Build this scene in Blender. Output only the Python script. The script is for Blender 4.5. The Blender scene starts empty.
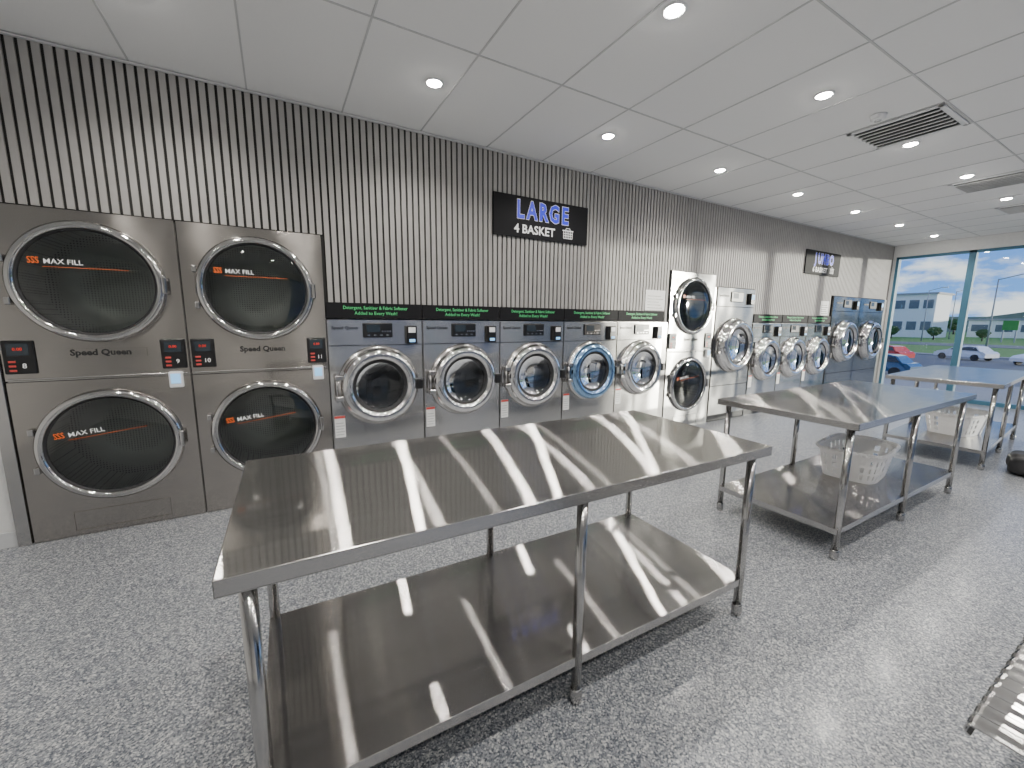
import bpy, bmesh, math, random
from mathutils import Vector, Matrix
random.seed(7)
C = bpy.context.scene.collection
pi = math.pi

# ------------------------------------------------------------------ materials
def newmat(name):
    m = bpy.data.materials.new(name); m.use_nodes = True
    nt = m.node_tree; b = nt.nodes['Principled BSDF']
    return m, nt, b
def N(nt, t, **k):
    n = nt.nodes.new(t)
    for a, v in k.items():
        if a in n.inputs: n.inputs[a].default_value = v
        else: setattr(n, a, v)
    return n
def plain(name, col, rough=.5, metal=0, coat=0, spec=.5, noise=.06, scale=25):
    m, nt, b = newmat(name)
    tc = N(nt, 'ShaderNodeTexCoord'); no = N(nt, 'ShaderNodeTexNoise'); no.inputs['Scale'].default_value = scale
    nt.links.new(tc.outputs['Object'], no.inputs['Vector'])
    mx = N(nt, 'ShaderNodeMix', data_type='RGBA')
    mx.inputs[6].default_value = (*[c*(1-noise) for c in col], 1); mx.inputs[7].default_value = (*[min(1, c*(1+noise)) for c in col], 1)
    nt.links.new(no.outputs['Fac'], mx.inputs[0]); nt.links.new(mx.outputs[2], b.inputs['Base Color'])
    b.inputs['Roughness'].default_value = rough; b.inputs['Metallic'].default_value = metal
    b.inputs['Coat Weight'].default_value = coat; b.inputs['Specular IOR Level'].default_value = spec
    return m
def steel(name, col=(.6, .6, .6), rough=.28, stretch=(1, 60, 60), var=.08):
    m, nt, b = newmat(name)
    b.inputs['Metallic'].default_value = 1
    tc = N(nt, 'ShaderNodeTexCoord'); mp = N(nt, 'ShaderNodeMapping'); mp.inputs['Scale'].default_value = stretch
    nt.links.new(tc.outputs['Object'], mp.inputs['Vector'])
    no = N(nt, 'ShaderNodeTexNoise'); no.inputs['Scale'].default_value = 3; no.inputs['Detail'].default_value = 4
    nt.links.new(mp.outputs[0], no.inputs['Vector'])
    mr = N(nt, 'ShaderNodeMapRange'); mr.inputs['To Min'].default_value = rough*.85; mr.inputs['To Max'].default_value = rough*1.15
    nt.links.new(no.outputs['Fac'], mr.inputs['Value']); nt.links.new(mr.outputs[0], b.inputs['Roughness'])
    mx = N(nt, 'ShaderNodeMix', data_type='RGBA')
    mx.inputs[6].default_value = (*[c*(1-var) for c in col], 1); mx.inputs[7].default_value = (*[min(1, c*(1+var)) for c in col], 1)
    nt.links.new(no.outputs['Fac'], mx.inputs[0]); nt.links.new(mx.outputs[2], b.inputs['Base Color'])
    return m
def brushed(name, col, rough, aniso, mirror=.3, mrough=.06, stretch=(1, 60, 60), var=.1, wob=0):
    """stainless steel brushed along x: sharp across x, smeared along the other axis, plus a polished component"""
    m = bpy.data.materials.new(name); m.use_nodes = True; nt = m.node_tree; nt.nodes.clear()
    o = N(nt, 'ShaderNodeOutputMaterial'); mix = N(nt, 'ShaderNodeMixShader'); mix.inputs[0].default_value = mirror
    tc = N(nt, 'ShaderNodeTexCoord'); mp = N(nt, 'ShaderNodeMapping'); mp.inputs['Scale'].default_value = stretch
    nt.links.new(tc.outputs['Object'], mp.inputs['Vector'])
    no = N(nt, 'ShaderNodeTexNoise'); no.inputs['Scale'].default_value = 3; no.inputs['Detail'].default_value = 4
    nt.links.new(mp.outputs[0], no.inputs['Vector'])
    mx = N(nt, 'ShaderNodeMix', data_type='RGBA')
    mx.inputs[6].default_value = (*[c*(1-var) for c in col], 1); mx.inputs[7].default_value = (*[min(1, c*(1+var)) for c in col], 1)
    nt.links.new(no.outputs['Fac'], mx.inputs[0])
    a = N(nt, 'ShaderNodeBsdfAnisotropic'); a.distribution = 'GGX'; a.inputs['Roughness'].default_value = rough; a.inputs['Anisotropy'].default_value = aniso
    cx = N(nt, 'ShaderNodeCombineXYZ'); cx.inputs[0].default_value = 1
    nt.links.new(cx.outputs[0], a.inputs['Tangent'])
    g = N(nt, 'ShaderNodeBsdfAnisotropic'); g.distribution = 'GGX'; g.inputs['Roughness'].default_value = mrough; g.inputs['Anisotropy'].default_value = 0
    for s in (a, g): nt.links.new(mx.outputs[2], s.inputs['Color'])
    if wob:
        n2 = N(nt, 'ShaderNodeTexNoise'); n2.inputs['Scale'].default_value = 2.2; n2.inputs['Detail'].default_value = 1
        nt.links.new(tc.outputs['Object'], n2.inputs['Vector'])
        bp = N(nt, 'ShaderNodeBump'); bp.inputs['Strength'].default_value = 1; bp.inputs['Distance'].default_value = wob
        nt.links.new(n2.outputs['Fac'], bp.inputs['Height'])
        for s in (a, g): nt.links.new(bp.outputs[0], s.inputs['Normal'])
    nt.links.new(a.outputs[0], mix.inputs[1]); nt.links.new(g.outputs[0], mix.inputs[2]); nt.links.new(mix.outputs[0], o.inputs[0])
    return m
def glass(name, tint=(.8, .85, .85), refl=.9, ior=1.45, rough=.02):
    m = bpy.data.materials.new(name); m.use_nodes = True; nt = m.node_tree; nt.nodes.clear()
    o = N(nt, 'ShaderNodeOutputMaterial'); mix = N(nt, 'ShaderNodeMixShader'); tr = N(nt, 'ShaderNodeBsdfTransparent')
    gl = N(nt, 'ShaderNodeBsdfGlossy'); fr = N(nt, 'ShaderNodeFresnel'); fr.inputs['IOR'].default_value = ior
    tr.inputs['Color'].default_value = (*tint, 1); gl.inputs['Color'].default_value = (refl, refl, refl, 1); gl.inputs['Roughness'].default_value = rough
    nt.links.new(fr.outputs[0], mix.inputs[0]); nt.links.new(tr.outputs[0], mix.inputs[1]); nt.links.new(gl.outputs[0], mix.inputs[2])
    nt.links.new(mix.outputs[0], o.inputs[0])
    return m
def emis(name, col, s):
    m, nt, b = newmat(name)
    b.inputs['Base Color'].default_value = (*col, 1); b.inputs['Emission Color'].default_value = (*col, 1); b.inputs['Emission Strength'].default_value = s
    return m

M_steel = brushed('washer_steel', (.60, .59, .575), .24, .62, .50, .10, (1, 1, 60), .07, wob=.010)
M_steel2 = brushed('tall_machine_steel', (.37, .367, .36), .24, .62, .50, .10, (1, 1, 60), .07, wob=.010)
M_dry = brushed('dryer_steel', (.42, .395, .37), .24, .62, .50, .10, (1, 1, 60), .07, wob=.010)
M_table = brushed('brushed_table_steel', (.55, .535, .515), .125, .945, .22, .05, (1.2, 60, 60), .16, wob=.0015)
M_shelf = brushed('shelf_steel', (.53, .515, .50), .135, .94, .18, .08, (1.2, 60, 60), .16, wob=.0015)
M_tube = steel('tube_steel', (.50, .49, .48), .14, stretch=(40, 40, 2))
M_rim = steel('table_rim_steel', (.55, .54, .53), .22, stretch=(2, 2, 60))
M_chrome = steel('chrome', (.78, .77, .76), .06, stretch=(3, 3, 3), var=.03)
M_chromed = steel('dark_chrome', (.60, .59, .58), .07, stretch=(3, 3, 3), var=.03)
M_chromeb = steel('blue_chrome', (.30, .48, .72), .12, stretch=(3, 3, 3), var=.05)
M_satin = steel('satin_ring', (.52, .51, .50), .20, stretch=(3, 3, 3), var=.05)
M_black = plain('black_plastic', (.012, .012, .013), .3)
M_rub = plain('dark_rubber', (.02, .02, .022), .6)
M_dark = plain('dark_cavity', (.03, .03, .032), .5)
M_duct = plain('duct_grey', (.07, .07, .07), .8)
M_white = plain('white_plastic', (.80, .81, .82), .4)
M_bask = plain('basket_plastic', (.97, .97, .97), .4, noise=.01)
M_paper = plain('white_paper', (.85, .85, .84), .7)
M_wpaint = plain('white_paint', (.76, .76, .75), .6)
M_slat = plain('grey_slat', (.345, .335, .325), .6, noise=.10, scale=12)
M_felt = plain('black_felt', (.028, .028, .027), .9)
M_frame = plain('blue_grey_frame', (.06, .18, .27), .4)
M_tile = plain('ceiling_tile', (.85, .855, .86), .9, noise=.01, scale=60)
M_bar = plain('ceiling_tbar', (.56, .57, .58), .6)
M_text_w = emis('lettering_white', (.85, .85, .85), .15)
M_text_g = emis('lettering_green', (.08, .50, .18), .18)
M_text_b = plain('lettering_blue', (.025, .04, .90), .4)
M_text_o = plain('lettering_orange', (.85, .16, .03), .4)
M_text_r = emis('digits_red', (.8, .04, .02), .5)
M_text_k = plain('lettering_black', (.02, .02, .02), .4)
M_screen = emis('screen_blue', (.25, .55, .9), .9)
M_screen2 = plain('screen_dark', (.03, .04, .05), .15)
M_sign = plain('sign_black', (.012, .012, .014), .6, spec=.15)
M_glass = glass('window_glass', (.92, .96, .97), .8, 1.45)
M_dglass = glass('dryer_door_glass', (.52, .55, .53), .9, 1.8)
M_wglass = glass('washer_door_glass', (.50, .52, .55), .9, 1.8)
M_lens = emis('downlight_lens', (1, .96, .88), 150)
M_red = plain('sticker_red', (.6, .07, .06), .5)

def perf(name, col, scale):
    m, nt, b = newmat(name)
    tc = N(nt, 'ShaderNodeTexCoord'); v = N(nt, 'ShaderNodeTexVoronoi'); v.inputs['Scale'].default_value = scale; v.inputs['Randomness'].default_value = .1
    nt.links.new(tc.outputs['Object'], v.inputs['Vector'])
    r = N(nt, 'ShaderNodeValToRGB'); r.color_ramp.elements[0].position = .20; r.color_ramp.elements[0].color = (.22, .22, .22, 1)
    r.color_ramp.elements[1].position = .34; r.color_ramp.elements[1].color = (*col, 1)
    nt.links.new(v.outputs['Distance'], r.inputs[0]); nt.links.new(r.outputs[0], b.inputs['Base Color'])
    b.inputs['Metallic'].default_value = .15; b.inputs['Roughness'].default_value = .4
    return m
M_drum = perf('perforated_drum', (.72, .74, .72), 60)
M_wdrum = perf('washer_drum', (.35, .36, .37), 60)

def floor_mat():
    m, nt, b = newmat('epoxy_flake_floor')
    tc = N(nt, 'ShaderNodeTexCoord')
    def layer(scale, stops):
        v = N(nt, 'ShaderNodeTexVoronoi'); v.inputs['Scale'].default_value = scale
        nt.links.new(tc.outputs['Object'], v.inputs['Vector'])
        s = N(nt, 'ShaderNodeSeparateColor'); nt.links.new(v.outputs['Color'], s.inputs[0])
        r = N(nt, 'ShaderNodeValToRGB'); r.color_ramp.interpolation = 'CONSTANT'
        e = r.color_ramp.elements; e[0].position = 0; e[0].color = (*stops[0][1], 1); e[1].position = stops[1][0]; e[1].color = (*stops[1][1], 1)
        for p, c in stops[2:]:
            x = e.new(p); x.color = (*c, 1)
        nt.links.new(s.outputs[0], r.inputs[0]); return r
    r1 = layer(175, [(0, (.025, .035, .06)), (.21, (.115, .13, .16)), (.43, (.24, .255, .28)), (.68, (.40, .41, .425)), (.88, (.68, .68, .67))])
    r2 = layer(350, [(0, (.03, .04, .06)), (.15, (.17, .185, .21)), (.45, (.315, .33, .35)), (.8, (.54, .545, .545))])
    mx = N(nt, 'ShaderNodeMix', data_type='RGBA'); mx.inputs[0].default_value = .3
    nt.links.new(r1.outputs[0], mx.inputs[6]); nt.links.new(r2.outputs[0], mx.inputs[7]); nt.links.new(mx.outputs[2], b.inputs['Base Color'])
    b.inputs['Roughness'].default_value = .38; b.inputs['Coat Weight'].default_value = .25; b.inputs['Coat Roughness'].default_value = .16
    return m
M_floor = floor_mat()

# ------------------------------------------------------------------ geometry helpers
def bx(bm, x0, x1, y0, y1, z0, z1, bev=0, mi=0, seg=2):
    t = bmesh.new()
    vs = [t.verts.new((x, y, z)) for x in (x0, x1) for y in (y0, y1) for z in (z0, z1)]
    for f in ((0, 1, 3, 2), (4, 6, 7, 5), (0, 4, 5, 1), (2, 3, 7, 6), (0, 2, 6, 4), (1, 5, 7, 3)):
        t.faces.new([vs[i] for i in f])
    if bev: bmesh.ops.bevel(t, geom=t.edges[:], offset=bev, segments=seg, affect='EDGES', profile=.5)
    for f in t.faces: f.material_index = mi; f.smooth = False
    me = bpy.data.meshes.new('t'); t.to_mesh(me); t.free(); bm.from_mesh(me); bpy.data.meshes.remove(me)
def lathe(bm, prof, c=(0, 0, 0), axis='y', seg=48, mi=0, mis=None):
    """profile of (radius, offset); axis y: offset along -y (outwards)."""
    rings = []
    for r, h in prof:
        if r < 1e-6:
            p = Vector((0, -h, 0)) if axis == 'y' else Vector((0, 0, h))
            rings.append([bm.verts.new(p + Vector(c))]); continue
        ring = []
        for i in range(seg):
            a = 2*pi*i/seg
            p = Vector((r*math.cos(a), -h, r*math.sin(a))) if axis == 'y' else Vector((r*math.cos(a), r*math.sin(a), h))
            ring.append(bm.verts.new(p + Vector(c)))
        rings.append(ring)
    for k in range(len(rings)-1):
        A, B = rings[k], rings[k+1]; m = mis[k] if mis else mi
        for i in range(seg):
            j = (i+1) % seg
            q = [A[i % len(A)], A[j % len(A)], B[j % len(B)], B[i % len(B)]]
            q2 = []
            for v in q:
                if v not in q2: q2.append(v)
            if len(q2) > 2:
                f = bm.faces.new(q2); f.smooth = True; f.material_index = m
def cyl(bm, p0, p1, r, seg=16, mi=0, r2=None):
    p0, p1 = Vector(p0), Vector(p1); d = p1-p0
    q = d.to_track_quat('Z', 'Y'); r2 = r if r2 is None else r2
    A = [bm.verts.new(p0 + q @ Vector((r*math.cos(2*pi*i/seg), r*math.sin(2*pi*i/seg), 0))) for i in range(seg)]
    B = [bm.verts.new(p1 + q @ Vector((r2*math.cos(2*pi*i/seg), r2*math.sin(2*pi*i/seg), 0))) for i in range(seg)]
    for i in range(seg):
        f = bm.faces.new((A[i], A[(i+1) % seg], B[(i+1) % seg], B[i])); f.smooth = True; f.material_index = mi
    f = bm.faces.new(A[::-1]); f.material_index = mi
    f = bm.faces.new(B); f.material_index = mi
def tube(bm, pts, r, seg=10, mi=0):
    for a, b in zip(pts[:-1], pts[1:]): cyl(bm, a, b, r, seg, mi)
def holed(bm, x0, x1, z0, z1, cx, cz, r, y=0, back=.02, lip=.05, seg=64, mi=0):
    cir, rec = [], []
    for i in range(seg):
        a = 2*pi*i/seg; dx, dz = math.cos(a), math.sin(a)
        ts = []
        if dx > 1e-9: ts.append((x1-cx)/dx)
        if dx < -1e-9: ts.append((x0-cx)/dx)
        if dz > 1e-9: ts.append((z1-cz)/dz)
        if dz < -1e-9: ts.append((z0-cz)/dz)
        t = min(ts); rec.append([cx+dx*t, cz+dz*t]); cir.append([cx+dx*r, cz+dz*r])
    for X in (x0, x1):
        for Z in (z0, z1):
            k = min(range(seg), key=lambda i: (rec[i][0]-X)**2+(rec[i][1]-Z)**2); rec[k] = [X, Z]
    V = lambda L, yy: [bm.verts.new((p[0], yy, p[1])) for p in L]
    c0, c1, r0, r1 = V(cir, y), V(cir, y+lip), V(rec, y), V(rec, y+back)
    for A, B in ((c1, c0), (c0, r0), (r0, r1)):
        for i in range(seg):
            j = (i+1) % seg
            f = bm.faces.new((A[i], A[j], B[j], B[i])); f.material_index = mi
def mk(name, bm, mats, parent=None, loc=(0, 0, 0), rot=(0, 0, 0), **props):
    bmesh.ops.recalc_face_normals(bm, faces=bm.faces[:])
    me = bpy.data.meshes.new(name); bm.to_mesh(me); bm.free()
    for m in (mats if isinstance(mats, (list, tuple)) else [mats]): me.materials.append(m)
    o = bpy.data.objects.new(name, me); C.objects.link(o)
    o.location = loc; o.rotation_euler = rot
    if parent: o.parent = parent
    for k, v in props.items(): o[k] = v
    return o
def empty(name, loc, rot=(0, 0, 0), **props):
    o = bpy.data.objects.new(name, None); C.objects.link(o); o.empty_display_size = .1
    o.location = loc; o.rotation_euler = rot
    for k, v in props.items(): o[k] = v
    return o
_tc = {}
def text(name, s, size, loc, mat, parent=None, rot=(pi/2, 0, 0), bold=0, sx=1, ext=.0006, align='CENTER'):
    key = (s, size, bold, ext, align, mat.name)
    if key not in _tc:
        cu = bpy.data.curves.new('t', 'FONT'); cu.body = s; cu.size = size; cu.extrude = ext; cu.offset = bold
        cu.align_x = align; cu.align_y = 'CENTER'; cu.resolution_u = 2; cu.space_line = .9
        o = bpy.data.objects.new('t', cu); C.objects.link(o)
        bpy.context.view_layer.update()
        me = bpy.data.meshes.new_from_object(o.evaluated_get(bpy.context.evaluated_depsgraph_get()))
        bpy.data.objects.remove(o); me.materials.clear(); me.materials.append(mat); _tc[key] = me
    o = bpy.data.objects.new(name, _tc[key]); C.objects.link(o); o.location = loc; o.rotation_euler = rot; o.scale = (sx, 1, 1)
    if parent: o.parent = parent
    return o
def copy_tree(root, loc, **props):
    def rec(o, par):
        n = o.copy(); C.objects.link(n)
        if par: n.parent = par
        for ch in list(o.children): rec(ch, n)
        return n
    n = rec(root, None); n.location = loc
    for k, v in props.items(): n[k] = v
    return n
B = bmesh.new

YD, YW, HC, XE, XL, YF = 3.52, 3.55, 2.93, 10.75, -2.6, -2.9

# ------------------------------------------------------------------ room shell
bm = B(); bx(bm, XL, XE, YF, 4.55, -.1, 0)
mk('floor', bm, M_floor, kind='structure')

# slatted feature wall above the machines
def wall_bottom(x):
    if x < -1.47: return 2.05
    if x < .335: return 2.04
    if x < 4.272: return 1.41
    if x < 5.148: return 2.04
    if x < 6.09: return 1.89
    if x < 8.43: return 1.41
    if x < 10.58: return 1.89
    return 0
bm = B()
ed = [XL, -1.47, .335, 4.272, 5.148, 6.09, 8.43, 10.58, XE]
for a, b in zip(ed[:-1], ed[1:]):
    bx(bm, a, b, YW, YW+.12, wall_bottom((a+b)/2), HC, mi=1)
p = .05; x = XL+.01
while x < XE-.04:
    z0 = max(wall_bottom(x), wall_bottom(x+.034))
    bx(bm, x, x+.034, YW-.012, YW+.001, z0, HC, mi=0); x += p
mk('wall_back', bm, [M_slat, M_felt], kind='structure')
bm = B(); bx(bm, XL, XE, 4.55, 4.65, 0, HC); mk('wall_rear', bm, M_wpaint, kind='structure')
bm = B(); bx(bm, XL, -1.475, YW-.01, YW+.02, 0, 2.05); mk('wall_panel', bm, M_wpaint, kind='structure')
bm = B(); bx(bm, -1.475, -1.415, YD-.01, YD+.3, 0, 2.05, .003); mk('trim_1', bm, M_satin, kind='structure')
bm = B(); bx(bm, XL-.1, XL, YF, 4.65, 0, HC); mk('wall_left', bm, M_wpaint, kind='structure')
bm = B(); bx(bm, XL, -1.475, YW-.025, YW-.01, 0, .1, .003); mk('baseboard_back', bm, M_bar, kind='structure')
for i, (a, b, h) in enumerate(((4.178, 4.272, 1.40), (5.150, 5.198, 1.875), (10.56, 10.75, 1.885))):
    bm = B(); bx(bm, a, b, YD+.012, YD+.05, 0, h); mk('trim_%d' % (i+2), bm, M_satin, kind='structure')

# front wall (street side) with big glazed openings
bm = B()
bx(bm, XL, 1.0, YF-.12, YF, 0, HC); bx(bm, 1.0, XE, YF-.12, YF, 2.6, HC)
mk('wall_front', bm, M_wpaint, kind='structure')
fx = [1.0, 3.4, 5.8, 8.2, XE]
for i in range(4):
    bm = B(); a, b = fx[i], fx[i+1]
    for u, v, w, h in ((a, a+.05, .0, 2.6), (b-.05, b, .0, 2.6), (a, b, .0, .08), (a, b, 2.54, 2.6)):
        bx(bm, u, v, YF-.1, YF-.02, w, h, mi=0)
    bx(bm, a+.05, b-.05, YF-.065, YF-.055, .08, 2.54, mi=1)
    mk('window_%d' % (i+1), bm, [M_frame, M_glass], kind='structure')
# end wall with glazing
bm = B(); bx(bm, XE, XE+.15, YF, 4.65, 2.71, HC); bx(bm, XE, XE+.15, 3.50, 4.65, 0, 2.71)
mk('wall_right', bm, M_wpaint, kind='structure')
wy = [3.50, 2.46, 1.2, -.1, -1.5, YF]
for i in range(5):
    a, b = wy[i+1], wy[i]; bm = B()
    for u, v, w, h in ((a, a+.045, .0, 2.71), (b-.045, b, .0, 2.71), (a, b, .0, .07), (a, b, 2.67, 2.71)):
        bx(bm, XE+.01, XE+.12, u, v, w, h, mi=0)
    bx(bm, XE+.06, XE+.07, a+.045, b-.045, .07, 2.67, mi=1)
    mk('window_%d' % (i+5), bm, [M_frame, M_glass], kind='structure')

# ceiling: tiles + T bars
bm = B(); bx(bm, XL, XE, YF, 4.65, HC+.004, HC+.1, mi=0)
gx = -.077-.6*4
while gx < XE:
    bx(bm, gx-.005, gx+.005, YF, YW, HC, HC+.02, mi=1); gx += .601
gy = 3.6-1.2
while gy > YF:
    bx(bm, XL, XE, gy-.005, gy+.005, HC-.0005, HC+.02, mi=1); gy -= 1.2
mk('ceiling', bm, [M_tile, M_bar], kind='structure')
bm = B(); bx(bm, XL, XE, YW-.035, YW-.013, HC-.012, HC-.001, .002); mk('trim_5', bm, M_bar, kind='structure')

# ------------------------------------------------------------------ downlights
e = empty('downlight', (0, 0, 0), label='round recessed ceiling downlight, lit, white trim ring', category='ceiling light', group='recessed ceiling downlights')
bm = B(); lathe(bm, [(.043, .004), (.047, -.004), (.056, -.005), (.060, 0), (.060, .006)], axis='z', seg=32); mk('trim_ring', bm, M_white, e)
bm = B(); lathe(bm, [(0, -.016), (.020, -.0145), (.036, -.009), (.045, -.001)], axis='z', seg=32); mk('lens', bm, M_lens, e)
L = bpy.data.lights.new('bulb', 'SPOT'); L.energy = 47; L.spot_size = math.radians(150); L.spot_blend = .7; L.shadow_soft_size = .045; L.color = (1, .95, .88)
l = bpy.data.objects.new('bulb', L); C.objects.link(l); l.parent = e; l.location = (0, 0, -.07)
DL = [(.996+1.507*i, 2.80) for i in range(-1, 7)] + [(1.817+1.507*i, 1.59) for i in range(-2, 6)] + [(.996+1.507*i, .35) for i in range(-1, 6)] + [(1.817+1.507*i, -1.0) for i in range(-1, 3)]  # last two rows lie out of view, added for extra room light
DL = [(x, y) for x, y in DL if XL+.2 < x < XE-.2]
e.location = (*DL[0], HC)
for (x, y) in DL[1:]: copy_tree(e, (x, y, HC))

# ------------------------------------------------------------------ ceiling vents + detector
def vent(x, y, w=.57):
    e = empty('ceiling_vent', (x, y, HC-.002), label='square ceiling air vent with angled louvres', category='air vent', group='ceiling air vents')
    bm = B(); h = w/2
    for a in ((-h, h, -h, -h+.035), (-h, h, h-.035, h), (-h, -h+.035, -h, h), (h-.035, h, -h, h)): bx(bm, *a, -.008, 0, .002)
    mk('frame', bm, M_white, e)
    bm = B(); bx(bm, -h+.03, h-.03, -h+.03, h-.03, -.001, .002); mk('duct', bm, M_duct, e)
    for i in range(7):
        bm = B(); xx = -h+.070+i*(w-.14)/6
        bx(bm, -.004, .004, -h+.035, h-.035, -.020, .020, 0)
        mk('louvre', bm, M_white, e, (xx, 0, -.012), (0, math.radians(62), 0))
    return e
vent(4.43, 1.50); vent(6.83, 1.50); vent(8.63, 1.50)
e = empty('smoke_detector', (3.98, 1.52, HC), label='small round white smoke detector on ceiling', category='smoke detector')
bm = B(); lathe(bm, [(0, -.035), (.03, -.035), (.045, -.025), (.05, 0)], axis='z', seg=24); mk('housing', bm, M_white, e)
bm = B(); lathe(bm, [(.018, -.04), (.022, -.034)], axis='z', seg=16); mk('sensor_grille', bm, M_bar, e)

# ------------------------------------------------------------------ stack dryer
def door_dryer(parent, cx, cz, tilt):
    bm = B()
    lathe(bm, [(.314, .026), (.318, .042), (.331, .049), (.348, .043), (.361, .026), (.363, 0)], seg=72)
    d = mk('door', bm, M_chromed, parent, (cx, 0, cz))
    bm = B(); lathe(bm, [(.302, .016), (.307, .030), (.317, .032)], seg=72); mk('gasket', bm, M_rub, d)
    bm = B(); lathe(bm, [(0, .034), (.15, .034), (.26, .031), (.305, .024)], seg=64); mk('door_glass', bm, M_dglass, d)
    bm = B(); bx(bm, .345, .370, -.062, -.040, -.055, .055, .007); bx(bm, .348, .366, -.045, .0, -.045, -.03, .003); bx(bm, .348, .366, -.045, .0, .03, .045, .003)
    mk('handle', bm, M_chromed, d)
    for z in (-.12, .12):
        bm = B(); bx(bm, -.372, -.345, -.032, 0, z-.022, z+.022, .005)
        mk('hinge', bm, M_satin, d)
    ax = Matrix.Rotation(math.radians(-tilt), 4, 'Y')
    def at(x, z): v = ax @ Vector((x, -.037, z)); return tuple(v)
    r = (pi/2, -math.radians(tilt), 0)
    text('lettering', 'MAX FILL', .041, at(-.100, .112), M_text_w, d, r, bold=.0002)
    text('emblem', 'SSS', .052, at(-.225, .115), M_text_o, d, r, bold=.0012, sx=.68)
    bm = B(); bx(bm, -.19, .19, -.0375, -.0370, .081, .0835); o = mk('fill_line', bm, M_text_o, d, rot=(0, -math.radians(tilt), 0))
    return d
def stack_dryer(loc, nums, label, w=.868, mat=None):
    h = w/2; mat = mat or M_dry
    e = empty('stack_dryer', loc, label=label, category='tumble dryer', group='stacked tumble dryers')
    bm = B()
    for a in ((-h, -h+.004, .02, .8, .0, 2.03), (h-.004, h, .02, .8, 0, 2.03), (-h, h, .02, .8, 2.02, 2.03), (-h, h, .795, .8, 0, 2.03), (-h, h, .02, .8, 1.015, 1.02), (-h, h, .02, .8, 0, .01)): bx(bm, *a)
    mk('body', bm, M_satin, e)
    for z0, z1, cz in ((.004, 1.013, .588), (1.023, 2.03, 1.61)):
        bm = B(); holed(bm, -h+.003, h-.003, z0, z1, 0, cz, .335, 0)
        if z0 < 1:
            for a in ((-.24, .24, .160, .164), (-.24, .24, .036, .040), (-.243, -.239, .036, .164), (.239, .243, .036, .164)):
                bx(bm, a[0], a[1], -.004, .001, a[2], a[3], .001)
        mk('front_panel', bm, mat, e)
        bm = B(); lathe(bm, [(.335, -.04), (.37, -.05), (.37, -.50), (.12, -.52), (0, -.52)], (0, 0, cz), seg=48)
        mk('drum', bm, M_drum, e)
    door_dryer(e, 0, .588, 7); door_dryer(e, 0, 1.61, 0)
    bm = B(); bx(bm, -.22, .22, -.003, 0, 1.155, 1.208); mk('name_plate', bm, mat, e)
    text('lettering', 'Speed Queen', .052, (0, -.0045, 1.183), M_text_k, e, bold=.0016)
    bm = B(); bx(bm, -h+.01, h-.01, -.006, 0, 1.028, 1.036, .002); mk('trim_strip', bm, M_satin, e)
    for k, sx in enumerate((-1, 1)):
        cx = sx*(h-.078)
        bm = B(); bx(bm, cx-.066, cx+.066, -.014, 0, 1.065, 1.262, .006); cp = mk('control_panel', bm, M_black, e)
        bm = B(); bx(bm, cx-.045, cx+.045, -.016, -.013, 1.175, 1.245, .001); mk('display', bm, M_screen2, cp)
        bm = B()
        for i in range(3):
            bx(bm, cx-.045, cx-.015, -.018, -.013, 1.08+i*.026, 1.092+i*.026, .002)
        mk('keypad', bm, M_red, cp)
        text('digits', nums[k], .040, (cx+.02, -.0185, 1.112), M_text_w, cp, bold=.0002)
        text('digits', '0.00', .024, (cx, -.0175, 1.212), M_text_r, cp)
        if k == 1:
            bm = B(); bx(bm, cx-.038, cx+.038, -.035, 0, .935, 1.045, .008); cr = mk('card_reader', bm, M_white, e)
            bm = B(); bx(bm, cx-.026, cx+.026, -.038, -.034, .965, 1.03, .002); mk('screen', bm, M_screen, cr)
    return e
stack_dryer((-.976, YD, 0), ('8', '9'), 'dark stainless stacked tumble dryer beside the grey end panel')
stack_dryer((-.103, YD, 0), ('10', '11'), 'dark stainless stacked tumble dryer between dryer and washer')
stack_dryer((4.71, YD, 0), ('12', '13'), 'bright stainless stacked tumble dryer beside a tall washer', mat=M_steel2)

# ------------------------------------------------------------------ front load washer
def ring_door(parent, cz, R, blue=False):
    s = R/.33
    bm = B(); lathe(bm, [(.215*s, .06*s), (.225*s, .090*s), (.255*s, .104*s), (.285*s, .096*s), (.303*s, .07*s), (.308*s, .035), (.320*s, .03), (.33*s, .018), (.332*s, 0)], seg=64,
                    mis=[0, 0, 0, 0, 0, 1, 1, 1])
    d = mk('door', bm, [M_chromeb if blue else M_chrome, M_satin], parent, (0, 0, cz))
    bm = B(); lathe(bm, [(.190*s, .03), (.195*s, .065*s), (.217*s, .07*s)], seg=56); mk('gasket', bm, M_rub, d)
    bm = B(); lathe(bm, [(0, .03), (.08*s, .032), (.16*s, .045), (.194*s, .062*s)], seg=56); mk('door_glass', bm, M_wglass, d)
    bm = B(); bx(bm, .290*s, .345*s, -.105*s, -.060, -.045, .045, .010); bx(bm, .30*s, .340*s, -.07, 0, -.03, .03, .004); mk('handle', bm, M_black, d)
    bm = B()
    for z in (-.085, .085): bx(bm, -.350*s, -.28*s, -.070, 0, z-.020, z+.020, .008)
    cyl(bm, (-.335*s, -.05, -.11), (-.335*s, -.05, .11), .010); mk('hinge', bm, M_satin, d)
    bm = B(); lathe(bm, [(.21*s, .02), (.215*s, -.02), (.27*s, -.05), (.27*s, -.42), (.08*s, -.44), (0, -.44)], seg=40)
    for i in range(3):
        a = i*2*pi/3+.5; c, sn = math.cos(a), math.sin(a)
        cyl(bm, (0, .43, 0), (c*.25*s, .42, sn*.25*s), .03, 8)
    mk('drum', bm, M_wdrum, d)
    return d
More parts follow.
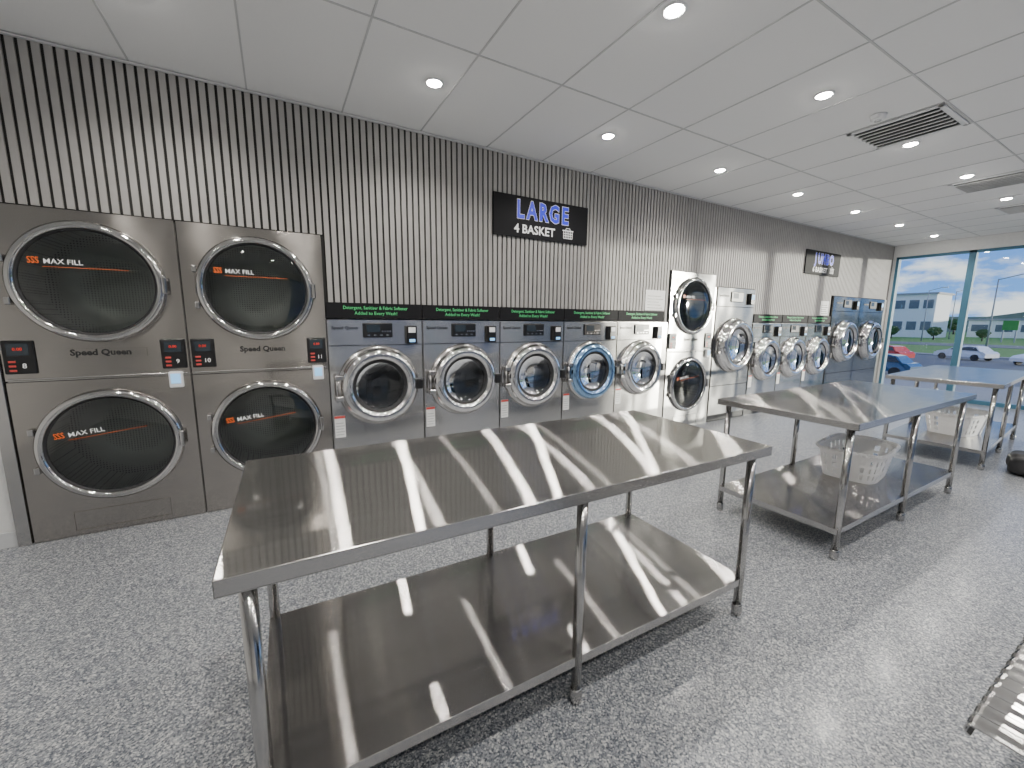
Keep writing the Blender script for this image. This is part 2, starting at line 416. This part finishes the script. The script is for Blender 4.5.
def washer(loc, label, blue=False):
    h = .38
    e = empty('washing_machine', loc, label=label, category='washing machine', group='front-loading washers along the wall')
    bm = B()
    for a in ((-h, -h+.004, .02, .75, 0, 1.40), (h-.004, h, .02, .75, 0, 1.40), (-h, h, .02, .75, 1.39, 1.40), (-h, h, .745, .75, 0, 1.40), (-h, h, .02, .75, 0, .01)): bx(bm, *a)
    mk('body', bm, M_satin, e)
    bm = B(); holed(bm, -h+.003, h-.003, .10, 1.190, 0, .856, .24, 0); mk('front_panel', bm, M_steel, e)
    bm = B(); bx(bm, -h+.003, h-.003, .02, .04, 0, .096); mk('kick_plate', bm, M_dark, e)
    ring_door(e, .856, .332, blue)
    bm = B(); bx(bm, -h+.003, h-.003, -.003, .03, 1.196, 1.398); cp = mk('control_panel', bm, M_steel, e)
    bm = B(); bx(bm, -.115, .125, -.016, 0, 1.255, 1.375, .008); mk('display', bm, M_black, cp)
    bm = B(); bx(bm, -.085, .02, -.0185, -.015, 1.30, 1.36, .001); mk('screen', bm, M_screen2, cp)
    bm = B()
    for i in range(4): bx(bm, .035+i*.021, .047+i*.021, -.018, -.015, 1.30, 1.312, .001)
    for i in range(4): bx(bm, -.08+i*.05, -.06+i*.05, -.018, -.015, 1.270, 1.280, .001)
    mk('keypad', bm, M_satin, cp)
    text('lettering', 'Speed Queen', .036, (-.25, -.0045, 1.335), M_text_k, cp, bold=.0008)
    bm = B(); bx(bm, -.34, -.16, -.006, 0, 1.205, 1.285); mk('soap_drawer', bm, M_steel, cp)
    bm = B(); bx(bm, .235, .325, -.045, 0, 1.20, 1.355, .008); cr = mk('card_reader', bm, M_black, e)
    bm = B(); bx(bm, .25, .31, -.048, -.044, 1.295, 1.34, .002); mk('screen', bm, M_white, cr)
    bm = B(); bx(bm, .255, .305, -.052, -.044, 1.215, 1.240, .003); mk('card_slot', bm, M_screen, cr)
    bm = B(); bx(bm, -.365, -.285, -.002, 0, .44, .62); st = mk('sticker', bm, M_paper, e)
    bm = B()
    for i in range(5): bx(bm, -.358, -.298+.01*(i % 2), -.003, -.0015, .46+i*.024, .468+i*.024)
    mk('printed_lines', bm, M_bar, st)
    bm = B(); bx(bm, -.365, -.285, -.003, -.0015, .600, .62); mk('printed_band', bm, M_red, st)
    return e
W0 = .333+.384
w = washer((W0, YD, 0), 'stainless front-loading washer with round chrome door, beside a stacked dryer')
for i in range(1, 5):
    if i == 3: washer((W0+.768*i, YD, 0), 'stainless front-loading washer with a blue-tinted door ring', True)
    else: copy_tree(w, (W0+.768*i, YD, 0), label='stainless front-loading washer with round chrome door under sign strip')
for i in range(3):
    copy_tree(w, (6.48+.78*i, YD, 0), label='stainless front-loading washer between tall single-door machines')

# ------------------------------------------------------------------ tall single-door machines
def tall(loc, wd, label):
    h = wd/2-.004
    e = empty('washing_machine', loc, label=label, category='washing machine', group='tall large-capacity machines')
    bm = B()
    for a in ((-h, -h+.004, .02, .85, 0, 1.88), (h-.004, h, .02, .85, 0, 1.88), (-h, h, .02, .85, 1.87, 1.88), (-h, h, .845, .85, 0, 1.88), (-h, h, .02, .85, 0, .01)): bx(bm, *a)
    mk('body', bm, M_satin, e)
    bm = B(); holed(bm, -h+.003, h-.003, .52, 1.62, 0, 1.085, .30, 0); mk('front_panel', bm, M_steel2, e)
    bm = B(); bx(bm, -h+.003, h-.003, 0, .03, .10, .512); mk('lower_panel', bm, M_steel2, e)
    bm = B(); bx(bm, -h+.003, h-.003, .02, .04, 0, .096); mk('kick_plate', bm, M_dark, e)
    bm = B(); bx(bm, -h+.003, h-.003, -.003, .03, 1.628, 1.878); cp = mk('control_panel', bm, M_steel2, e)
    bm = B(); bx(bm, -.14, .14, -.016, 0, 1.69, 1.83, .008); mk('display', bm, M_black, cp)
    bm = B(); bx(bm, -.10, .02, -.0185, -.015, 1.74, 1.81, .001); mk('screen', bm, M_screen2, cp)
    text('lettering', 'Speed Queen', .04, (-.29, -.0055, 1.77), M_text_k, cp, bold=.001)
    bm = B(); bx(bm, .28, .37, -.045, 0, 1.66, 1.82, .008); cr = mk('card_reader', bm, M_black, e)
    bm = B(); bx(bm, .295, .355, -.048, -.044, 1.73, 1.80, .002); mk('screen', bm, M_screen, cr)
    ring_door(e, 1.085, .385)
    return e
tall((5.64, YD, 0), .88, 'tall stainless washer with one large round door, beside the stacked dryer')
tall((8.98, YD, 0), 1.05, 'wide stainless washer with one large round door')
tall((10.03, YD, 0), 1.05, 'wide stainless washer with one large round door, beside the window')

# ------------------------------------------------------------------ sign strips over washers
def strip(x, w=.760):
    e = empty('sign_strip', (x, YW-.02, 1.412), label='black strip sign with small green lettering above a washer', category='sign', group='black strip signs above the washers')
    bm = B(); bx(bm, -w/2, w/2, -.014, 0, 0, .122, .002); mk('board', bm, M_sign, e)
    text('lettering', 'Detergent, Sanitiser & Fabric Softener', .037, (0, -.0155, .083), M_text_g, e, bold=.0003, sx=.90)
    text('lettering', 'Added to Every Wash!', .037, (0, -.0155, .040), M_text_g, e, bold=.0003)
    return e
s0 = strip(W0)
for i in range(1, 5): copy_tree(s0, (W0+.768*i, YW-.02, 1.412))
for i in range(3): copy_tree(s0, (6.48+.78*i, YW-.02, 1.412))

# ------------------------------------------------------------------ big wall signs
def basket_icon(e, x, z, s):
    bm = B(); y = -.021
    bx(bm, x-s, x+s, y-.002, y, z+.44*s, z+.58*s)
    for k in range(6):
        u = -.9+.36*k; bx(bm, x+u*s*.9-.04*s, x+u*s*.9+.04*s, y-.002, y, z-.6*s, z+.44*s)
    for zz, ww in ((.1, .88), (-.22, .84), (-.6, .80)): bx(bm, x-ww*s, x+ww*s, y-.0025, y, z+zz*s-.04*s, z+zz*s+.04*s)
    tube(bm, [(x-.5*s, y, z+.5*s), (x-.3*s, y, z+.85*s), (x+.3*s, y, z+.85*s), (x+.5*s, y, z+.5*s)], .05*s, 6)
    mk('basket_icon', bm, M_text_w, e)
def sign(x0, x1, z0, z1, big, small, lab):
    w, h = x1-x0, z1-z0
    e = empty('wall_sign', ((x0+x1)/2, YW-.012, z0), label=lab, category='sign')
    bm = B(); bx(bm, -w/2, w/2, -.02, 0, 0, h, .002); mk('board', bm, M_sign, e)
    for i, ch in enumerate(big):
        x = (i-(len(big)-1)/2)*.132-.005
        text('lettering', ch, .225, (x, -.0205, h*.66), M_text_w, e, bold=.0125, sx=.74, ext=.0003)
        text('lettering', ch, .225, (x, -.0215, h*.66), M_text_b, e, bold=.0085, sx=.74, ext=.0003)
    text('lettering', small, .112, (-.10, -.0215, h*.20), M_text_w, e, bold=.0022)
    basket_icon(e, .30, h*.22, .068)
sign(1.80, 2.91, 2.20, 2.575, 'LARGE', '4 BASKET', 'black rectangular wall sign reading LARGE 4 BASKET, blue letters')
sign(7.38, 8.52, 2.20, 2.575, 'JUMBO', '6 BASKET', 'black rectangular wall sign reading JUMBO 6 BASKET, blue letters')

def notice(x, z, w, h, lab):
    e = empty('notice', (x, YW-.012, z), label=lab, category='notice')
    bm = B(); bx(bm, -w/2, w/2, -.004, 0, 0, h); mk('sheet', bm, M_paper, e)
    bm = B()
    for i in range(int(h/.035)-1): bx(bm, -w*.4, w*(.38-.1*(i % 3)), -.0048, -.0038, .025+i*.035, .032+i*.035)
    mk('printed_lines', bm, M_text_k, e)
notice(4.02, 1.545, .34, .24, 'white printed paper notice on slatted wall above a washer')
notice(8.20, 1.545, .28, .24, 'white printed paper notice on slatted wall near the window')

# ------------------------------------------------------------------ tables
def table(loc, rot, label, L=2.056, W=.846, H=.854):
    e = empty('work_table', loc, (0, 0, rot), label=label, category='table', group='stainless folding tables')
    bm = B(); bx(bm, .003, L-.003, .003, W-.003, H-.004, H, 0, 0)
    bx(bm, 0, L, 0, .004, H-.042, H-.0005, .0015, 1); bx(bm, 0, L, W-.004, W, H-.042, H-.0005, .0015, 1)
    bx(bm, 0, .004, 0, W, H-.042, H-.0005, .0015, 1); bx(bm, L-.004, L, 0, W, H-.042, H-.0005, .0015, 1)
    bx(bm, 0, L, 0, .02, H-.042, H-.039, 0, 1); bx(bm, 0, L, W-.02, W, H-.042, H-.039, 0, 1)
    mk('table_top', bm, [M_table, M_rim], e)
    bm = B()
    for y in (.075, W-.075): bx(bm, .04, L-.04, y-.035, y+.035, H-.036, H-.006, .003)
    for x in (.055, L/2, L-.055): bx(bm, x-.03, x+.03, .07, W-.07, H-.034, H-.006, .003)
    mk('under_frame', bm, M_tube, e)
    bm = B(); bx(bm, .037, L-.037, .047, W-.047, .192, .196, 0, 0)
    bx(bm, .035, L-.035, .045, .049, .160, .1955, .001, 1); bx(bm, .035, L-.035, W-.049, W-.045, .160, .1955, .001, 1)
    bx(bm, .035, .039, .045, W-.045, .160, .1955, .001, 1); bx(bm, L-.039, L-.035, .045, W-.045, .160, .1955, .001, 1)
    mk('shelf', bm, [M_shelf, M_rim], e)
    for x in (.055, L/2, L-.055):
        for y in (.055, W-.055):
            bm = B(); lathe(bm, [(.0, .055), (.019, .055), (.019, H-.036), (0, H-.036)], axis='z', seg=20)
            lg = mk('leg', bm, M_tube, e, (x, y, 0))
            bm = B(); lathe(bm, [(0, 0), (.016, 0), (.022, .006), (.024, .03), (.023, .055), (.019, .062), (0, .062)], axis='z', seg=20)
            mk('foot', bm, M_tube, lg)
    return e
table((-.157, .99, 0), math.radians(-.99), 'long stainless steel work table with lower shelf, empty top')
table((2.76, .95, 0), 0, 'stainless steel work table with a laundry basket on its shelf', L=2.10)
table((5.83, .98, 0), math.radians(4), 'stainless steel work table near the window with basket on shelf')

# ------------------------------------------------------------------ laundry baskets
def basket(loc, rot, label, W=.62, D=.43, Hh=.235):
    e = empty('laundry_basket', loc, (0, 0, rot), label=label, category='laundry basket', group='white laundry baskets')
    def rr(w, d, z, n=60, k=.09):
        pts = []
        for i in range(n):
            a = 2*pi*(i+.5)/n; c, s = math.cos(a), math.sin(a); ex = .42
            pts.append(Vector((w/2*math.copysign(abs(c)**ex, c), d/2*math.copysign(abs(s)**ex, s), z)))
        return pts
    rows = [(0, .80), (.03, .82), (.070, .85), (.090, .87), (.130, .90), (.150, .91), (.190, .94), (Hh, 1)]
    t = bmesh.new(); R = [[t.verts.new(q) for q in rr(W*s, D*s, z)] for z, s in rows]; n = 60
    for k in range(len(R)-1):
        for i in range(n):
            if k in (1, 3, 5) and i % 3 == 1:
                continue
            j = (i+1) % n; t.faces.new((R[k][i], R[k][j], R[k+1][j], R[k+1][i]))
    t.faces.new(R[0])
    bmesh.ops.recalc_face_normals(t, faces=t.faces[:])
    bmesh.ops.solidify(t, geom=t.faces[:], thickness=.004)
    mk('basket_body', t, M_bask, e)
    bm = B(); P = rr(W*1.01, D*1.01, Hh); tube(bm, P+[P[0]], .014, 8); mk('rim', bm, M_bask, e)
    for s in (-1, 1):
        bm = B(); x = s*W*.5
        tube(bm, [(x, -.07, Hh), (x+s*.03, -.06, Hh+.004), (x+s*.035, 0, Hh+.006), (x+s*.03, .06, Hh+.004), (x, .07, Hh)], .009, 8); mk('handle', bm, M_bask, e)
    return e
basket((4.02, 1.38, .197), math.radians(8), 'white plastic slotted laundry basket on the table shelf')
basket((6.62, 1.42, .197), math.radians(-4), 'white plastic slotted laundry basket on the shelf nearer the window')

# ------------------------------------------------------------------ bag
e = empty('bag', (6.10, .80, 0), (0, 0, .2), label='small black soft bag on the floor beside the table', category='bag')
bm = B(); bmesh.ops.create_icosphere(bm, subdivisions=4, radius=1)
for v in bm.verts:
    p = v.co; q = Vector([math.copysign(abs(c)**.6, c) for c in p]); n = 1+.04*math.sin(9*p.x+4*p.z)
    v.co = Vector((q.x*.20*n, q.y*.12*n, q.z*.10*n+.10))
for f in bm.faces: f.smooth = True
mk('bag_body', bm, M_rub, e)
bm = B(); tube(bm, [(-.10, 0, .18), (-.07, 0, .25), (0, 0, .27), (.07, 0, .25), (.10, 0, .18)], .011, 8); mk('handle', bm, M_black, e)

# ------------------------------------------------------------------ metal bench (beam seating)
e = empty('bench', (1.43, .20, 0), label='chromed steel beam seat with ribbed pressed metal seat', category='bench')
def seat_profile():
    P = []
    for i in range(9):
        a = -pi/2*.9+i/8*pi*.95; P.append((-.016+.016*math.cos(a), .402+.016*math.sin(a)))
    P += [(-.05, .419), (-.16, .416), (-.28, .412), (-.38, .410), (-.42, .416), (-.455, .45), (-.48, .55), (-.51, .72), (-.53, .80), (-.55, .815), (-.565, .80)]
    return P
for k in range(3):
    x0 = k*.56; w = .53; bm = B(); P = seat_profile(); n = 36
    grid = []
    for i in range(n+1):
        x = x0+w*i/n; col = []
        for j, (y, z) in enumerate(P):
            col.append(bm.verts.new((x, y, z + (.007 if (i//2) % 2 and 4 < j else 0))))
        grid.append(col)
    for i in range(n):
        for j in range(len(P)-1):
            f = bm.faces.new((grid[i][j], grid[i+1][j], grid[i+1][j+1], grid[i][j+1])); f.smooth = False
    bmesh.ops.recalc_face_normals(bm, faces=bm.faces[:]); bmesh.ops.solidify(bm, geom=bm.faces[:], thickness=.004)
    mk('seat', bm, M_tube, e)
bm = B(); bx(bm, -.0, 1.68, -.28, -.20, .33, .38, .006); mk('beam', bm, M_black, e)
for x in (.15, 1.5):
    bm = B(); bx(bm, x-.025, x+.025, -.265, -.215, .04, .34, .004); bx(bm, x-.03, x+.03, -.50, -.04, .0, .05, .012); mk('leg', bm, M_satin, e)

# ------------------------------------------------------------------ outdoors
M_grass = plain('grass', (.11, .26, .035), .9, noise=.35, scale=.4)
M_asph = plain('asphalt', (.16, .165, .17), .9, noise=.12, scale=.8)
M_path = plain('concrete_path', (.33, .32, .31), .9, noise=.1, scale=3)
M_leaf = plain('foliage', (.05, .11, .03), .9, noise=.5, scale=1.5)
M_bld = plain('white_render', (.88, .87, .84), .8)
M_brick = plain('cream_render', (.36, .34, .32), .9, noise=.2, scale=2)
M_bldw = plain('building_window', (.12, .15, .18), .25)
M_roof = plain('roof_grey', (.32, .33, .35), .7)
M_car_w = plain('car_white', (.80, .80, .80), .25, coat=.6); M_car_r = plain('car_red', (.65, .02, .015), .25, coat=.6); M_car_b = plain('car_blue', (.02, .10, .20), .25, coat=.6)
M_cglass = plain('car_glass', (.02, .03, .04), .1)
M_hill = plain('hill_green', (.10, .16, .10), 1, noise=.3, scale=.05)
M_gsign = plain('green_sign', (.06, .32, .06), .6)
prof = [(XE+.15, -.06), (16, -.12), (24, -2.2), (70, -2.2)]
bm = B(); P = [[bm.verts.new((x, y, z)) for (x, z) in prof] for y in (-90, 120)]
for i in range(3):
    f = bm.faces.new((P[0][i], P[0][i+1], P[1][i+1], P[1][i])); f.material_index = (0, 1, 2)[i]
f = bm.faces.new([bm.verts.new(q) for q in ((-60, -90, -.12), (XE+.15, -90, -.12), (XE+.15, YF-.13, -.12), (-60, YF-.13, -.12))]); f.material_index = 0
mk('ground', bm, [M_path, M_grass, M_asph], kind='structure', label='paved lot and grass bank outside')
bm = B(); bx(bm, 70, 420, -200, 320, -2.4, -2.2); mk('grass_field', bm, M_grass, kind='structure')
bm = B(); bx(bm, 100, 114, -200, 320, -2.2, -2.15); mk('road', bm, M_asph, kind='structure')
bm = B(); bx(bm, 68, 70, -90, 120, -2.2, -2.08); mk('kerb', bm, M_path, kind='structure')
bm = B(); n = 60; top = []; bot = []
for i in range(n+1):
    y = -150+i*8; z = 6+2.4*math.sin(i*.33)+1.2*math.sin(i*1.1); top.append(bm.verts.new((330, y, z))); bot.append(bm.verts.new((300, y, -2.3)))
for i in range(n): bm.faces.new((bot[i], bot[i+1], top[i+1], top[i]))
mk('hillside', bm, M_hill, kind='structure')
# unseen block and overhang outside the front, added to block sun and dim reflections
bm = B(); bx(bm, -30, 33.5, -30, -22, -2.2, 8); mk('added_sun_blocker', bm, M_brick, kind='structure')
bm = B(); bx(bm, XL, XE+.1, YF-2.2, YF-.125, 2.75, 2.9); mk('added_sky_blocker', bm, M_wpaint, kind='structure')

def car(loc, rot, mat, lab, s=1):
    e = empty('car', loc, (0, 0, rot), label=lab, category='car')
    bm = B(); pr = [(-2.2, .35), (-2.22, .75), (-2.0, .95), (-1.75, .98), (-1.35, 1.42), (-.9, 1.5), (.3, 1.48), (1.0, 1.02), (1.9, .85), (2.2, .65), (2.22, .35)]
    A = [bm.verts.new((x, -.88 if z < 1.1 else -.68, z)) for x, z in pr]; Bv = [bm.verts.new((x, .88 if z < 1.1 else .68, z)) for x, z in pr]
    for i in range(len(pr)):
        j = (i+1) % len(pr); bm.faces.new((A[i], A[j], Bv[j], Bv[i]))
    bm.faces.new(A); bm.faces.new(Bv[::-1]); mk('car_body', bm, mat, e)
    bm = B()
    for sg in (-1, 1):
        q = [(-1.6, 1.02, .885), (-1.28, 1.38, .72), (.25, 1.42, .71), (.85, 1.04, .885)]
        f = bm.faces.new([bm.verts.new((x, sg*y, z)) for x, z, y in q])
    bm.faces.new([bm.verts.new(q) for q in ((.35, -.62, 1.46), (.35, .62, 1.46), (1.0, .8, 1.05), (1.0, -.8, 1.05))])
    mk('car_window', bm, M_cglass, e)
    for x in (-1.4, 1.4):
        for y in (-.85, .85):
            bm = B(); cyl(bm, (0, -.1, 0), (0, .1, 0), .33, 20); mk('wheel', bm, M_rub, e, (x, y, .33))
    e.scale = (s, s, s)
car((62.5, 13.6, -2.2), 1.2, M_car_w, 'white car parked in the lot')
car((54.5, 17.6, -2.2), 1.2, M_car_r, 'red car parked in the lot')
car((38, 12.6, -2.2), 1.5, M_car_b, 'dark blue car parked near the building')
car((60, 8.0, -2.2), 2.6, M_car_w, 'silver-white car parked facing the road')

def building(loc, w, d, h, lab, floors=2):
    e = empty('building', loc, label=lab, category='building')
    bm = B(); bx(bm, 0, d, -w/2, w/2, 0, h); mk('facade', bm, M_bld, e)
    bm = B(); bx(bm, -.4, d+.4, -w/2-.4, w/2+.4, h, h+.5); mk('roof', bm, M_roof, e)
    for f in range(floors):
        for k in range(5):
            y = -w/2+w*(k+.5)/5; bm = B(); z = h*(f+.35)/floors; bx(bm, -.08, .02, y-w*.07, y+w*.07, z, z+h*.4/floors); mk('building_window', bm, M_bldw, e)
building((158, 49, -2.2), 15, 12, 12, 'white two-storey building beyond the road')
building((150, 70, -2.2), 16, 10, 6, 'low white building beside the two-storey one', 1)
building((182, 28, -2.2), 24, 10, 5, 'low white commercial building with grey roof', 1)
building((195, 2, -2.2), 18, 10, 6, 'low white shop building beyond the grass', 1)

def tree(loc, s):
    e = empty('tree', loc, label='leafy green tree beyond the road', category='tree', group='trees beyond the road')
    bm = B(); cyl(bm, (0, 0, 0), (0, 0, s*.5), s*.06, 8, 0, s*.04); mk('trunk', bm, M_rub, e)
    bm = B(); bmesh.ops.create_icosphere(bm, subdivisions=4, radius=s*.45)
    for v in bm.verts:
        p = v.co.normalized(); v.co *= 1+.22*math.sin(7*p.x+3)*math.sin(8*p.y)*math.sin(6*p.z+1)+.10*random.uniform(-1, 1)
        v.co.z = v.co.z*.85+s*.75
    mk('foliage', bm, M_leaf, e)
for i in range(14): tree((225+(i % 3)*15, 5+i*8, -2.2), random.uniform(5, 7.5))
for i in range(5): tree((139, 28+i*8, -2.2), random.uniform(2.0, 2.8))

def pole(loc, h, arm, lab):
    e = empty('street_lamp', loc, label=lab, category='street lamp')
    bm = B(); cyl(bm, (0, 0, 0), (0, 0, h), .12, 10, 0, .07); mk('pole', bm, M_roof, e)
    bm = B(); cyl(bm, (0, 0, h-.1), (0, -arm, h+.5), .06, 8); mk('arm', bm, M_roof, e)
    bm = B(); bx(bm, -.2, .2, -arm-.9, -arm, h+.42, h+.6, .05); mk('lamp_head', bm, M_wpaint, e)
pole((88, 17.2, -2.2), 10, 2.2, 'tall grey street lamp by the road')
pole((124, 34, -2.2), 11, 2, 'grey street lamp farther along the road')
pole((150, 36, -2.2), 12, 2, 'grey street lamp near the white building')
e = empty('sign_board', (135, 23.5, -2.2), label='green roadside sign board on posts', category='sign')
bm = B(); bx(bm, -.1, .1, -1.1, 1.1, 2.6, 4.6); mk('board', bm, M_gsign, e)
for y in (-.9, .9):
    bm = B(); bx(bm, -.1, .1, y-.1, y+.1, 0, 2.6); mk('post', bm, M_roof, e)

# ------------------------------------------------------------------ world + sun
w = bpy.data.worlds.new('sky'); bpy.context.scene.world = w; w.use_nodes = True; nt = w.node_tree
bg = nt.nodes['Background']; tc = N(nt, 'ShaderNodeTexCoord'); sp = N(nt, 'ShaderNodeSeparateXYZ'); nt.links.new(tc.outputs['Generated'], sp.inputs[0])
r = N(nt, 'ShaderNodeValToRGB'); nt.links.new(sp.outputs['Z'], r.inputs[0]); e0 = r.color_ramp.elements
e0[0].position = 0; e0[0].color = (.15, .34, .70, 1); e0[1].position = .3; e0[1].color = (.035, .15, .58, 1)
mp = N(nt, 'ShaderNodeMapping'); mp.inputs['Scale'].default_value = (1, 1, 2.6); nt.links.new(tc.outputs['Generated'], mp.inputs[0])
no = N(nt, 'ShaderNodeTexNoise'); no.inputs['Scale'].default_value = 9; no.inputs['Detail'].default_value = 8; no.inputs['Roughness'].default_value = .55; nt.links.new(mp.outputs[0], no.inputs[0])
r2 = N(nt, 'ShaderNodeValToRGB'); r2.color_ramp.elements[0].position = .47; r2.color_ramp.elements[1].position = .60; nt.links.new(no.outputs['Fac'], r2.inputs[0])
mx = N(nt, 'ShaderNodeMix', data_type='RGBA'); nt.links.new(r2.outputs[0], mx.inputs[0]); nt.links.new(r.outputs[0], mx.inputs[6]); mx.inputs[7].default_value = (.80, .81, .82, 1)
nt.links.new(mx.outputs[2], bg.inputs[0]); bg.inputs[1].default_value = 1.9

S = bpy.data.lights.new('sun', 'SUN'); S.energy = 6.5; S.angle = math.radians(1.0); S.color = (1, .90, .76)
so = bpy.data.objects.new('sun', S); C.objects.link(so)
d = Vector((-7.6, 6.3, -.42)).normalized(); so.rotation_euler = d.to_track_quat('-Z', 'Y').to_euler()

# ------------------------------------------------------------------ camera
ps, th, ro = math.radians(29.746), math.radians(8.774), math.radians(.497)
F = Vector((math.sin(ps)*math.cos(th), math.cos(ps)*math.cos(th), -math.sin(th))); R = Vector((math.cos(ps), -math.sin(ps), 0)); U = R.cross(F)
R2 = math.cos(ro)*R+math.sin(ro)*U; U2 = -math.sin(ro)*R+math.cos(ro)*U
cd = bpy.data.cameras.new('camera'); cam = bpy.data.objects.new('camera', cd); C.objects.link(cam)
cd.sensor_width = 36; cd.lens = 407.55/1024*36; cd.clip_start = .05; cd.clip_end = 1000
M = Matrix((R2, U2, -F)).transposed().to_4x4(); M.translation = Vector((0, 0, 1.4)); cam.matrix_world = M
bpy.context.scene.camera = cam
